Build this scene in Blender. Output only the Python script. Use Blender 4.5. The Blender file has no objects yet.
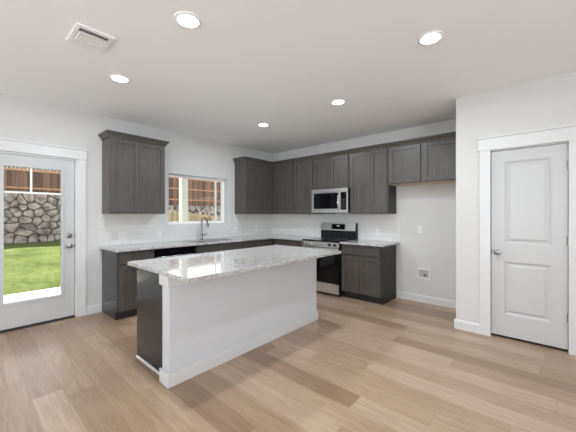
import bpy, bmesh, math, random
from mathutils import Vector
random.seed(7)
C = bpy.context.scene.collection
SC = bpy.context.scene

# ------------------------------------------------------------------ camera, sky, sun, exposure
cam_d = bpy.data.cameras.new('camera')
cam = bpy.data.objects.new('camera', cam_d)
C.objects.link(cam)
cam.location = (0, 0, 1.36)
cam.rotation_euler = (math.radians(90), 0, math.radians(41.352))
cam_d.sensor_width = 36.0
cam_d.lens = 292.0 / 576.0 * 36.0
cam_d.shift_y = -1.5 / 576.0
cam_d.clip_start = 0.05
cam_d.clip_end = 200
SC.camera = cam

SKY_STRENGTH = 1.1
SKY_HORIZON = 4.4
SUN_STRENGTH = 13.5
FILL_REAR = 60
FILL_SIDE = 130
DOWNLIGHT = 17

world = bpy.data.worlds.new('sky')
SC.world = world
world.use_nodes = True
wn = world.node_tree.nodes
wl = world.node_tree.links
bg = wn['Background']
tc = wn.new('ShaderNodeTexCoord')
sx = wn.new('ShaderNodeSeparateXYZ')
rm = wn.new('ShaderNodeValToRGB')
rm.color_ramp.elements[0].position = 0.0
rm.color_ramp.elements[0].color = (0.97, 0.985, 1.0, 1)
rm.color_ramp.elements[1].position = 0.8
rm.color_ramp.elements[1].color = (0.82, 0.90, 1.0, 1)
wl.new(tc.outputs['Generated'], sx.inputs[0])
wl.new(sx.outputs['Z'], rm.inputs[0])
wl.new(rm.outputs[0], bg.inputs['Color'])
haze = wn.new('ShaderNodeMapRange')          # bright hazy horizon, deeper zenith
haze.inputs['From Min'].default_value = 0.10
haze.inputs['From Max'].default_value = 0.55
haze.inputs['To Min'].default_value = SKY_HORIZON
haze.inputs['To Max'].default_value = SKY_STRENGTH
wl.new(sx.outputs['Z'], haze.inputs['Value'])
wl.new(haze.outputs[0], bg.inputs['Strength'])

sun_d = bpy.data.lights.new('sun', 'SUN')
sun_d.energy = SUN_STRENGTH
sun_d.angle = math.radians(0.6)
sun_d.color = (1.0, 0.96, 0.90)
sun = bpy.data.objects.new('sun', sun_d)
C.objects.link(sun)
sun.location = (-12, -4, 14)
sun.rotation_euler = Vector((0.52, 0.35, -1.0)).to_track_quat('-Z', 'Y').to_euler()


def fill_light(name, loc, aim, w, h, power, col):
    d = bpy.data.lights.new(name, 'AREA')
    d.shape = 'RECTANGLE'
    d.size = w
    d.size_y = h
    d.energy = power
    d.color = col
    o = bpy.data.objects.new(name, d)
    C.objects.link(o)
    o.location = loc
    o.rotation_euler = Vector(aim).to_track_quat('-Z', 'Z').to_euler()
    return o


# added up-tilted fill lights outside unseen windows behind and beside the camera
for x in (-3.0, -0.6):
    fill_light('rear_fill_light', (x, -4.80, 1.30), (0, 1, 1.9), 1.7, 2.0, FILL_REAR, (0.80, 0.91, 1.0))
for y in (-2.5, -0.4):
    fill_light('side_fill_light', (3.95, y, 1.30), (-1, 0, 1.9), 1.7, 2.0, FILL_SIDE, (0.80, 0.91, 1.0))

vs = SC.view_settings
vs.view_transform = 'Standard'
vs.look = 'None'
vs.exposure = 0.12
vs.gamma = 1.0
vs.use_curve_mapping = False
SC.cycles.max_bounces = 10
SC.cycles.diffuse_bounces = 6
SC.cycles.transparent_max_bounces = 12
SC.cycles.sample_clamp_indirect = 6.0
SC.cycles.caustics_reflective = False
SC.cycles.caustics_refractive = False

# ------------------------------------------------------------------ main measures (metres)
LX = -4.667          # inner face of the left wall
BY = 4.775           # inner face of the back wall
CZ = 2.743           # ceiling
CLY = 3.95           # face of the pantry wall
CLX = -0.80          # corner of the pantry wall
RX, RY = 3.5, -4.5   # right and rear walls, behind the camera


# ------------------------------------------------------------------ materials
def new_mat(name):
    m = bpy.data.materials.new(name)
    m.use_nodes = True
    nt = m.node_tree
    return m, nt, nt.nodes, nt.links, nt.nodes['Principled BSDF']


def plain(name, col, rough=0.5, metal=0.0, spec=0.5, bump=0.0, bscale=200.0, vary=0.0, emit=0.0):
    m, nt, N, L, b = new_mat(name)
    b.inputs['Base Color'].default_value = (*col, 1)
    b.inputs['Roughness'].default_value = rough
    b.inputs['Metallic'].default_value = metal
    b.inputs['Specular IOR Level'].default_value = spec
    if emit:
        b.inputs['Emission Color'].default_value = (*col, 1)
        b.inputs['Emission Strength'].default_value = emit
    if bump or vary:
        t = N.new('ShaderNodeTexCoord')
        n = N.new('ShaderNodeTexNoise')
        n.inputs['Scale'].default_value = bscale
        n.inputs['Detail'].default_value = 4
        L.new(t.outputs['Object'], n.inputs['Vector'])
        if bump:
            bp = N.new('ShaderNodeBump')
            bp.inputs['Strength'].default_value = bump
            bp.inputs['Distance'].default_value = 0.002
            L.new(n.outputs['Fac'], bp.inputs['Height'])
            L.new(bp.outputs['Normal'], b.inputs['Normal'])
        if vary:
            r = N.new('ShaderNodeValToRGB')
            r.color_ramp.elements[0].position = 0.3
            r.color_ramp.elements[1].position = 0.7
            r.color_ramp.elements[0].color = (*[c * (1 - vary) for c in col], 1)
            r.color_ramp.elements[1].color = (*[min(1, c * (1 + vary)) for c in col], 1)
            L.new(n.outputs['Fac'], r.inputs[0])
            L.new(r.outputs[0], b.inputs['Base Color'])
    return m


def mnode(N, op, a=None, b=None):
    n = N.new('ShaderNodeMath')
    n.operation = op
    if isinstance(b, (int, float)):
        n.inputs[1].default_value = b
    if isinstance(a, (int, float)):
        n.inputs[0].default_value = a
    return n


def mixcol(N, mode='MIX'):
    n = N.new('ShaderNodeMix')
    n.data_type = 'RGBA'
    n.blend_type = mode
    return n          # Factor 0, A 6, B 7, Result out 2


def wood_stain(name, c0, c1, rough=0.38):
    """vertical-grain stained timber"""
    m, nt, N, L, b = new_mat(name)
    t = N.new('ShaderNodeTexCoord')
    mp = N.new('ShaderNodeMapping')
    mp.inputs['Scale'].default_value = (34, 34, 1.6)
    n = N.new('ShaderNodeTexNoise')
    n.inputs['Scale'].default_value = 1.0
    n.inputs['Detail'].default_value = 7
    n.inputs['Roughness'].default_value = 0.62
    n.inputs['Distortion'].default_value = 0.5
    n2 = N.new('ShaderNodeTexNoise')
    n2.inputs['Scale'].default_value = 3.0
    n2.inputs['Detail'].default_value = 2
    L.new(t.outputs['Object'], mp.inputs[0])
    L.new(mp.outputs[0], n.inputs['Vector'])
    L.new(t.outputs['Object'], n2.inputs['Vector'])
    ad = mnode(N, 'ADD')
    mu = mnode(N, 'MULTIPLY', None, 0.35)
    L.new(n2.outputs['Fac'], mu.inputs[0])
    L.new(n.outputs['Fac'], ad.inputs[0])
    L.new(mu.outputs[0], ad.inputs[1])
    r = N.new('ShaderNodeValToRGB')
    r.color_ramp.elements[0].position = 0.42
    r.color_ramp.elements[1].position = 0.92
    r.color_ramp.elements[0].color = (*c0, 1)
    r.color_ramp.elements[1].color = (*c1, 1)
    L.new(ad.outputs[0], r.inputs[0])
    L.new(r.outputs[0], b.inputs['Base Color'])
    b.inputs['Roughness'].default_value = rough
    bp = N.new('ShaderNodeBump')
    bp.inputs['Strength'].default_value = 0.08
    bp.inputs['Distance'].default_value = 0.001
    L.new(n.outputs['Fac'], bp.inputs['Height'])
    L.new(bp.outputs['Normal'], b.inputs['Normal'])
    return m


def plank_floor(name, width=0.182, length=1.5):
    m, nt, N, L, b = new_mat(name)
    t = N.new('ShaderNodeTexCoord')
    s = N.new('ShaderNodeSeparateXYZ')
    L.new(t.outputs['Object'], s.inputs[0])
    ydiv = mnode(N, 'DIVIDE', None, width)
    L.new(s.outputs['Y'], ydiv.inputs[0])
    row = mnode(N, 'FLOOR')
    L.new(ydiv.outputs[0], row.inputs[0])
    wn1 = N.new('ShaderNodeTexWhiteNoise')
    wn1.noise_dimensions = '1D'
    L.new(row.outputs[0], wn1.inputs['W'])
    xdiv = mnode(N, 'DIVIDE', None, length)
    L.new(s.outputs['X'], xdiv.inputs[0])
    xo = mnode(N, 'ADD')
    L.new(xdiv.outputs[0], xo.inputs[0])
    L.new(wn1.outputs['Value'], xo.inputs[1])
    colm = mnode(N, 'FLOOR')
    L.new(xo.outputs[0], colm.inputs[0])
    cv = N.new('ShaderNodeCombineXYZ')
    L.new(row.outputs[0], cv.inputs[0])
    L.new(colm.outputs[0], cv.inputs[1])
    wn2 = N.new('ShaderNodeTexWhiteNoise')
    wn2.noise_dimensions = '2D'
    L.new(cv.outputs[0], wn2.inputs['Vector'])
    # seams
    fy = mnode(N, 'FRACT'); L.new(ydiv.outputs[0], fy.inputs[0])
    fx = mnode(N, 'FRACT'); L.new(xo.outputs[0], fx.inputs[0])
    ly = mnode(N, 'LESS_THAN', None, 0.010); L.new(fy.outputs[0], ly.inputs[0])
    lx = mnode(N, 'LESS_THAN', None, 0.0016); L.new(fx.outputs[0], lx.inputs[0])
    seam = mnode(N, 'MAXIMUM'); L.new(ly.outputs[0], seam.inputs[0]); L.new(lx.outputs[0], seam.inputs[1])
    # grain
    off = N.new('ShaderNodeVectorMath'); off.operation = 'MULTIPLY_ADD'
    off.inputs[1].default_value = (1.6, 26, 1)
    L.new(t.outputs['Object'], off.inputs[0])
    sc = N.new('ShaderNodeVectorMath'); sc.operation = 'SCALE'
    sc.inputs['Scale'].default_value = 37.0
    L.new(wn2.outputs['Color'], sc.inputs[0])
    L.new(sc.outputs[0], off.inputs[2])
    g = N.new('ShaderNodeTexNoise')
    g.inputs['Scale'].default_value = 1.6
    g.inputs['Detail'].default_value = 8
    g.inputs['Roughness'].default_value = 0.6
    g.inputs['Distortion'].default_value = 1.1
    L.new(off.outputs[0], g.inputs['Vector'])
    tone = N.new('ShaderNodeValToRGB')
    e = tone.color_ramp.elements
    e[0].position = 0.0; e[0].color = (*FLOOR_TONES[0], 1)
    e[1].position = 1.0; e[1].color = (*FLOOR_TONES[3], 1)
    k = e.new(0.30); k.color = (*FLOOR_TONES[1], 1)
    k = e.new(0.65); k.color = (*FLOOR_TONES[2], 1)
    L.new(wn2.outputs['Value'], tone.inputs[0])
    gr = N.new('ShaderNodeValToRGB')
    gr.color_ramp.elements[0].position = 0.30; gr.color_ramp.elements[0].color = (0.74, 0.70, 0.66, 1)
    gr.color_ramp.elements[1].position = 0.66; gr.color_ramp.elements[1].color = (1.06, 1.06, 1.06, 1)
    L.new(g.outputs['Fac'], gr.inputs[0])
    mx = mixcol(N, 'MULTIPLY'); mx.inputs[0].default_value = 1.0
    L.new(tone.outputs[0], mx.inputs[6]); L.new(gr.outputs[0], mx.inputs[7])
    sm = mixcol(N, 'MULTIPLY'); sm.inputs[7].default_value = (0.62, 0.58, 0.54, 1)
    L.new(seam.outputs[0], sm.inputs[0]); L.new(mx.outputs[2], sm.inputs[6])
    L.new(sm.outputs[2], b.inputs['Base Color'])
    b.inputs['Roughness'].default_value = 0.30
    b.inputs['Specular IOR Level'].default_value = 0.5
    bp = N.new('ShaderNodeBump'); bp.inputs['Strength'].default_value = 0.06; bp.inputs['Distance'].default_value = 0.002
    L.new(g.outputs['Fac'], bp.inputs['Height']); L.new(bp.outputs['Normal'], b.inputs['Normal'])
    return m


def granite(name):
    m, nt, N, L, b = new_mat(name)
    t = N.new('ShaderNodeTexCoord')
    n1 = N.new('ShaderNodeTexNoise'); n1.inputs['Scale'].default_value = 22; n1.inputs['Detail'].default_value = 6
    n2 = N.new('ShaderNodeTexNoise'); n2.inputs['Scale'].default_value = 150; n2.inputs['Detail'].default_value = 3
    v = N.new('ShaderNodeTexVoronoi'); v.inputs['Scale'].default_value = 170
    L.new(t.outputs['Object'], n1.inputs['Vector']); L.new(t.outputs['Object'], n2.inputs['Vector']); L.new(t.outputs['Object'], v.inputs['Vector'])
    r1 = N.new('ShaderNodeValToRGB')
    r1.color_ramp.elements[0].position = 0.35; r1.color_ramp.elements[0].color = (0.40, 0.388, 0.376, 1)
    r1.color_ramp.elements[1].position = 0.62; r1.color_ramp.elements[1].color = (0.62, 0.61, 0.60, 1)
    L.new(n1.outputs['Fac'], r1.inputs[0])
    r2 = N.new('ShaderNodeValToRGB')
    r2.color_ramp.elements[0].position = 0.34; r2.color_ramp.elements[0].color = (0.10, 0.10, 0.11, 1)
    r2.color_ramp.elements[1].position = 0.50; r2.color_ramp.elements[1].color = (1, 1, 1, 1)
    L.new(n2.outputs['Fac'], r2.inputs[0])
    r3 = N.new('ShaderNodeValToRGB')
    r3.color_ramp.interpolation = 'CONSTANT'
    r3.color_ramp.elements[0].position = 0.0; r3.color_ramp.elements[0].color = (0.35, 0.34, 0.34, 1)
    r3.color_ramp.elements[1].position = 0.16; r3.color_ramp.elements[1].color = (1, 1, 1, 1)
    sp = N.new('ShaderNodeSeparateColor')
    L.new(v.outputs['Color'], sp.inputs[0]); L.new(sp.outputs[0], r3.inputs[0])
    a = mixcol(N, 'MULTIPLY'); a.inputs[0].default_value = 0.9
    L.new(r1.outputs[0], a.inputs[6]); L.new(r2.outputs[0], a.inputs[7])
    c = mixcol(N, 'MULTIPLY'); c.inputs[0].default_value = 0.7
    L.new(a.outputs[2], c.inputs[6]); L.new(r3.outputs[0], c.inputs[7])
    L.new(c.outputs[2], b.inputs['Base Color'])
    b.inputs['Roughness'].default_value = 0.06
    b.inputs['Specular IOR Level'].default_value = 0.9
    return m


def subway(name, horizontal):
    """white glazed 3x6 tile; horizontal = object axis that runs along the wall"""
    m, nt, N, L, b = new_mat(name)
    t = N.new('ShaderNodeTexCoord')
    s = N.new('ShaderNodeSeparateXYZ'); L.new(t.outputs['Object'], s.inputs[0])
    c = N.new('ShaderNodeCombineXYZ')
    L.new(s.outputs[horizontal], c.inputs[0]); L.new(s.outputs['Z'], c.inputs[1])
    br = N.new('ShaderNodeTexBrick')
    br.inputs['Scale'].default_value = 1.0
    br.inputs['Brick Width'].default_value = 0.152
    br.inputs['Row Height'].default_value = 0.076
    br.inputs['Mortar Size'].default_value = 0.0018
    br.inputs['Mortar Smooth'].default_value = 0.3
    br.inputs['Color1'].default_value = (0.60, 0.598, 0.59, 1)
    br.inputs['Color2'].default_value = (0.63, 0.628, 0.62, 1)
    br.inputs['Mortar'].default_value = (0.53, 0.525, 0.515, 1)
    L.new(c.outputs[0], br.inputs['Vector'])
    L.new(br.outputs['Color'], b.inputs['Base Color'])
    b.inputs['Roughness'].default_value = 0.12
    bp = N.new('ShaderNodeBump'); bp.invert = True
    bp.inputs['Strength'].default_value = 0.5; bp.inputs['Distance'].default_value = 0.002
    L.new(br.outputs['Fac'], bp.inputs['Height']); L.new(bp.outputs['Normal'], b.inputs['Normal'])
    return m


def fence_wood(name, c0, c1, pitch):
    m, nt, N, L, b = new_mat(name)
    t = N.new('ShaderNodeTexCoord')
    s = N.new('ShaderNodeSeparateXYZ'); L.new(t.outputs['Object'], s.inputs[0])
    d = mnode(N, 'DIVIDE', None, pitch); L.new(s.outputs['Y'], d.inputs[0])
    f = mnode(N, 'FLOOR'); L.new(d.outputs[0], f.inputs[0])
    w = N.new('ShaderNodeTexWhiteNoise'); w.noise_dimensions = '1D'; L.new(f.outputs[0], w.inputs['W'])
    mp = N.new('ShaderNodeMapping'); mp.inputs['Scale'].default_value = (20, 20, 1.5)
    L.new(t.outputs['Object'], mp.inputs[0])
    n = N.new('ShaderNodeTexNoise'); n.inputs['Scale'].default_value = 1.5; n.inputs['Detail'].default_value = 5
    L.new(mp.outputs[0], n.inputs['Vector'])
    a = mnode(N, 'MULTIPLY_ADD', None, 0.75); L.new(w.outputs['Value'], a.inputs[0])
    h = mnode(N, 'MULTIPLY', None, 0.5); L.new(n.outputs['Fac'], h.inputs[0]); L.new(h.outputs[0], a.inputs[2])
    r = N.new('ShaderNodeValToRGB')
    r.color_ramp.elements[0].position = 0.15; r.color_ramp.elements[0].color = (*c0, 1)
    r.color_ramp.elements[1].position = 0.85; r.color_ramp.elements[1].color = (*c1, 1)
    L.new(a.outputs[0], r.inputs[0]); L.new(r.outputs[0], b.inputs['Base Color'])
    b.inputs['Roughness'].default_value = 0.85
    return m


def rubble(name):
    m, nt, N, L, b = new_mat(name)
    t = N.new('ShaderNodeTexCoord')
    oi = N.new('ShaderNodeTexNoise'); oi.inputs['Scale'].default_value = 4.0; oi.inputs['Detail'].default_value = 1
    L.new(t.outputs['Object'], oi.inputs['Vector'])
    n = N.new('ShaderNodeTexNoise'); n.inputs['Scale'].default_value = 9; n.inputs['Detail'].default_value = 8
    L.new(t.outputs['Object'], n.inputs['Vector'])
    ad = mnode(N, 'ADD'); L.new(oi.outputs['Fac'], ad.inputs[0])
    mu = mnode(N, 'MULTIPLY', None, 0.7); L.new(n.outputs['Fac'], mu.inputs[0]); L.new(mu.outputs[0], ad.inputs[1])
    r = N.new('ShaderNodeValToRGB')
    e = r.color_ramp.elements
    e[0].position = 0.62; e[0].color = (0.075, 0.058, 0.052, 1)
    e[1].position = 1.05; e[1].color = (0.35, 0.29, 0.265, 1)
    k = e.new(0.8); k.color = (0.20, 0.165, 0.15, 1)
    L.new(ad.outputs[0], r.inputs[0]); L.new(r.outputs[0], b.inputs['Base Color'])
    b.inputs['Roughness'].default_value = 0.9
    bp = N.new('ShaderNodeBump'); bp.inputs['Strength'].default_value = 0.6; bp.inputs['Distance'].default_value = 0.03
    L.new(n.outputs['Fac'], bp.inputs['Height']); L.new(bp.outputs['Normal'], b.inputs['Normal'])
    return m


def grass(name):
    m, nt, N, L, b = new_mat(name)
    t = N.new('ShaderNodeTexCoord')
    n = N.new('ShaderNodeTexNoise'); n.inputs['Scale'].default_value = 7; n.inputs['Detail'].default_value = 9; n.inputs['Roughness'].default_value = 0.85
    n2 = N.new('ShaderNodeTexNoise'); n2.inputs['Scale'].default_value = 1.2; n2.inputs['Detail'].default_value = 3
    L.new(t.outputs['Object'], n.inputs['Vector']); L.new(t.outputs['Object'], n2.inputs['Vector'])
    mu = mnode(N, 'MULTIPLY', None, 0.4); L.new(n2.outputs['Fac'], mu.inputs[0])
    ad = mnode(N, 'ADD'); L.new(n.outputs['Fac'], ad.inputs[0]); L.new(mu.outputs[0], ad.inputs[1])
    r = N.new('ShaderNodeValToRGB')
    r.color_ramp.elements[0].position = 0.52; r.color_ramp.elements[0].color = (0.035, 0.058, 0.012, 1)
    r.color_ramp.elements[1].position = 0.88; r.color_ramp.elements[1].color = (0.17, 0.20, 0.065, 1)
    L.new(ad.outputs[0], r.inputs[0]); L.new(r.outputs[0], b.inputs['Base Color'])
    b.inputs['Roughness'].default_value = 1.0
    b.inputs['Specular IOR Level'].default_value = 0.1
    bp = N.new('ShaderNodeBump'); bp.inputs['Strength'].default_value = 0.8; bp.inputs['Distance'].default_value = 0.03
    L.new(n.outputs['Fac'], bp.inputs['Height']); L.new(bp.outputs['Normal'], b.inputs['Normal'])
    return m


def pane_glass(name, tint=(0.97, 0.98, 0.97)):
    m = bpy.data.materials.new(name); m.use_nodes = True
    N = m.node_tree.nodes; L = m.node_tree.links
    N.clear()
    out = N.new('ShaderNodeOutputMaterial')
    tr = N.new('ShaderNodeBsdfTransparent'); tr.inputs[0].default_value = (*tint, 1)
    gl = N.new('ShaderNodeBsdfGlossy'); gl.inputs['Roughness'].default_value = 0.01
    fr = N.new('ShaderNodeFresnel'); fr.inputs[0].default_value = 1.45
    mx = N.new('ShaderNodeMixShader')
    L.new(fr.outputs[0], mx.inputs[0]); L.new(tr.outputs[0], mx.inputs[1]); L.new(gl.outputs[0], mx.inputs[2])
    L.new(mx.outputs[0], out.inputs['Surface'])
    return m


FLOOR_TONES = [(0.285, 0.183, 0.116), (0.372, 0.254, 0.170), (0.415, 0.292, 0.203), (0.465, 0.340, 0.246)]
M = dict(
    wall=plain('wall paint', (0.575, 0.568, 0.555), 0.75, bump=0.12, bscale=180),
    ceiling=plain('ceiling paint', (0.915, 0.93, 0.945), 0.85, bump=0.15, bscale=120),
    trim=plain('white trim paint', (0.62, 0.62, 0.62), 0.35),
    door=plain('white door paint', (0.50, 0.50, 0.50), 0.32),
    island=plain('island paint', (0.57, 0.58, 0.60), 0.6, bump=0.05, bscale=200),
    floor=plank_floor('vinyl oak planks'),
    cab=wood_stain('espresso stained maple', (0.046, 0.040, 0.036), (0.094, 0.083, 0.075)),
    dark=plain('toe kick black', (0.02, 0.02, 0.021), 0.5),
    maple=plain('raw maple', (0.62, 0.47, 0.30), 0.5, vary=0.1, bscale=12),
    granite=granite('speckled white granite'),
    tile_l=subway('subway tile on left wall', 'Y'),
    tile_b=subway('subway tile on back wall', 'X'),
    steel=plain('brushed stainless steel', (0.70, 0.695, 0.69), 0.29, 1.0),
    gunmetal=plain('dark brushed nickel', (0.17, 0.165, 0.16), 0.25, 1.0),
    chrome=plain('chrome', (0.75, 0.75, 0.75), 0.12, 1.0),
    nickel=plain('satin nickel', (0.28, 0.275, 0.27), 0.28, 1.0),
    black=plain('black appliance enamel', (0.008, 0.008, 0.009), 0.3, spec=0.3),
    blackglass=plain('black glass', (0.004, 0.004, 0.005), 0.04, spec=0.25),
    keygrey=plain('dim key print', (0.10, 0.10, 0.10), 0.4),
    boxgrey=plain('mid grey plastic', (0.40, 0.40, 0.40), 0.5),
    grey=plain('grey plastic', (0.30, 0.30, 0.30), 0.4),
    plastic=plain('white plastic', (0.68, 0.68, 0.67), 0.35),
    lens=plain('lit lens', (1.0, 0.97, 0.92), 0.5, emit=6.0),
    led=plain('display digits', (0.75, 0.9, 1.0), 0.5, emit=0.5),
    vinyl=plain('white vinyl', (0.88, 0.88, 0.88), 0.35),
    glass=pane_glass('clear pane'),
    duct=plain('dark duct', (0.03, 0.03, 0.03), 0.8),
    concrete=plain('broom finished concrete', (0.62, 0.61, 0.59), 0.9, bump=0.3, bscale=60, vary=0.06),
    grass=grass('lawn grass'),
    stone=rubble('rubble stone'),
    mortar=plain('dark mortar', (0.085, 0.072, 0.066), 0.95, bump=0.4, bscale=30),
    fence=fence_wood('weathered cedar', (0.035, 0.018, 0.012), (0.17, 0.092, 0.06), 0.104),
    fencelight=fence_wood('fresh pine', (0.25, 0.185, 0.11), (0.36, 0.28, 0.18), 0.104),
    rail=plain('cedar rail', (0.34, 0.17, 0.085), 0.8, vary=0.12, bscale=6),
    siding=plain('pale siding', (0.40, 0.41, 0.36), 0.7),
    brass=plain('valve brass', (0.30, 0.20, 0.12), 0.35, 1.0),
    foil=plain('threshold metal', (0.06, 0.055, 0.05), 0.5, 0.3),
)


# ------------------------------------------------------------------ mesh helpers
class MB:
    def __init__(self):
        self.v = []
        self.f = []

    def add(self, vs, fs):
        o = len(self.v)
        self.v += [tuple(p) for p in vs]
        self.f += [tuple(i + o for i in f) for f in fs]
        return self

    def box(self, x0, x1, y0, y1, z0, z1, mp=None):
        vs = [(x, y, z) for x in (x0, x1) for y in (y0, y1) for z in (z0, z1)]
        if mp:
            vs = [mp(*p) for p in vs]
        return self.add(vs, [(0, 1, 3, 2), (4, 6, 7, 5), (0, 4, 5, 1), (2, 3, 7, 6), (0, 2, 6, 4), (1, 5, 7, 3)])

    def prism(self, poly, z0, z1, mp=None):
        n = len(poly)
        vs = [(p[0], p[1], z0) for p in poly] + [(p[0], p[1], z1) for p in poly]
        if mp:
            vs = [mp(*p) for p in vs]
        fs = [tuple(range(n))[::-1], tuple(range(n, 2 * n))]
        fs += [(i, (i + 1) % n, n + (i + 1) % n, n + i) for i in range(n)]
        return self.add(vs, fs)

    def sweep(self, path, r, n=10, cap=True):
        """tube along a list of points; r number or list"""
        P = [Vector(p) for p in path]
        rr = r if isinstance(r, (list, tuple)) else [r] * len(P)
        vs, fs = [], []
        up = None
        for i, p in enumerate(P):
            a = P[max(i - 1, 0)]
            b = P[min(i + 1, len(P) - 1)]
            t = (b - a).normalized()
            if up is None:
                up = Vector((0, 0, 1)) if abs(t.z) < 0.9 else Vector((1, 0, 0))
            u = (up - t * up.dot(t)).normalized()
            w = t.cross(u)
            up = u
            for k in range(n):
                an = 2 * math.pi * k / n
                vs.append(p + u * math.cos(an) * rr[i] + w * math.sin(an) * rr[i])
        for i in range(len(P) - 1):
            for k in range(n):
                fs.append((i * n + k, i * n + (k + 1) % n, (i + 1) * n + (k + 1) % n, (i + 1) * n + k))
        if cap:
            fs.append(tuple(range(n))[::-1])
            fs.append(tuple((len(P) - 1) * n + k for k in range(n)))
        return self.add(vs, fs)

    def lathe(self, prof, origin, axis, n=24):
        """prof: (radius, distance along axis)"""
        ax = Vector(axis).normalized()
        u = ax.orthogonal().normalized()
        w = ax.cross(u)
        O = Vector(origin)
        vs, fs = [], []
        for (r, d) in prof:
            for k in range(n):
                an = 2 * math.pi * k / n
                vs.append(O + ax * d + (u * math.cos(an) + w * math.sin(an)) * max(r, 1e-5))
        for i in range(len(prof) - 1):
            for k in range(n):
                fs.append((i * n + k, i * n + (k + 1) % n, (i + 1) * n + (k + 1) % n, (i + 1) * n + k))
        return self.add(vs, fs)

    def cells(self, us, vs_, keep, w0, w1, mp):
        """slab of thickness w0..w1 made from a grid of cells, with holes; one closed surface"""
        idx = {}

        def vert(i, j, k):
            if (i, j, k) not in idx:
                idx[(i, j, k)] = len(self.v)
                self.v.append(tuple(mp(us[i], vs_[j], (w0, w1)[k])))
            return idx[(i, j, k)]
        nu, nv = len(us) - 1, len(vs_) - 1
        K = lambda i, j: 0 <= i < nu and 0 <= j < nv and keep(i, j)
        for i in range(nu):
            for j in range(nv):
                if not K(i, j):
                    continue
                self.f.append((vert(i, j, 0), vert(i, j + 1, 0), vert(i + 1, j + 1, 0), vert(i + 1, j, 0)))
                self.f.append((vert(i, j, 1), vert(i + 1, j, 1), vert(i + 1, j + 1, 1), vert(i, j + 1, 1)))
                if not K(i - 1, j):
                    self.f.append((vert(i, j, 0), vert(i, j, 1), vert(i, j + 1, 1), vert(i, j + 1, 0)))
                if not K(i + 1, j):
                    self.f.append((vert(i + 1, j, 0), vert(i + 1, j + 1, 0), vert(i + 1, j + 1, 1), vert(i + 1, j, 1)))
                if not K(i, j - 1):
                    self.f.append((vert(i, j, 0), vert(i + 1, j, 0), vert(i + 1, j, 1), vert(i, j, 1)))
                if not K(i, j + 1):
                    self.f.append((vert(i, j + 1, 0), vert(i, j + 1, 1), vert(i + 1, j + 1, 1), vert(i + 1, j + 1, 0)))
        return self

    def build(self, name, mat, parent=None, bevel=0.0, smooth=False, seg=2):
        me = bpy.data.meshes.new(name)
        off = Vector((0, 0, 0))
        p = parent
        while p is not None:
            off += p.location
            p = p.parent
        bm = bmesh.new()
        bv = [bm.verts.new(Vector(q) - off) for q in self.v]
        for f in self.f:
            try:
                bm.faces.new([bv[i] for i in f])
            except ValueError:
                pass
        bmesh.ops.recalc_face_normals(bm, faces=bm.faces)
        if smooth:
            for f in bm.faces:
                f.smooth = True
            for e in bm.edges:
                if len(e.link_faces) == 2 and e.calc_face_angle(0) > 0.7:
                    e.smooth = False
        bm.to_mesh(me)
        bm.free()
        me.materials.append(M[mat])
        o = bpy.data.objects.new(name, me)
        C.objects.link(o)
        if parent is not None:
            o.parent = parent
        if bevel:
            b = o.modifiers.new('bevel', 'BEVEL')
            b.width = bevel
            b.segments = seg
            b.limit_method = 'ANGLE'
            b.angle_limit = math.radians(40)
        return o


def tag(o, label=None, cat=None, group=None, kind=None):
    if label: o['label'] = label
    if cat: o['category'] = cat
    if group: o['group'] = group
    if kind: o['kind'] = kind
    return o


def thing(name, loc, label, cat, group=None, kind=None):
    o = bpy.data.objects.new(name, None)
    o.empty_display_size = 0.1
    C.objects.link(o)
    o.location = loc
    return tag(o, label, cat, group, kind)


def structure(name, loc=(0, 0, 0), label=None, cat=None):
    return thing(name, loc, label, cat, None, 'structure')


def copy_tree(o, loc=None, parent=None):
    c = o.copy()
    C.objects.link(c)
    if parent is not None:
        c.parent = parent
    if loc is not None:
        c.location = loc
    for ch in list(o.children):
        copy_tree(ch, None, c)
    return c


# mappers: (a along the run, b up, c out of the wall) -> world
def on_left(a, b, c): return (LX + c, a, b)          # faces +X
def on_back(a, b, c): return (a, BY - c, b)          # faces -Y
def on_pantry(a, b, c): return (a, CLY - c, b)       # faces -Y


def mbox(mb, mp, a0, a1, b0, b1, c0, c1):
    return mb.box(a0, a1, b0, b1, c0, c1, mp)


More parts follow.
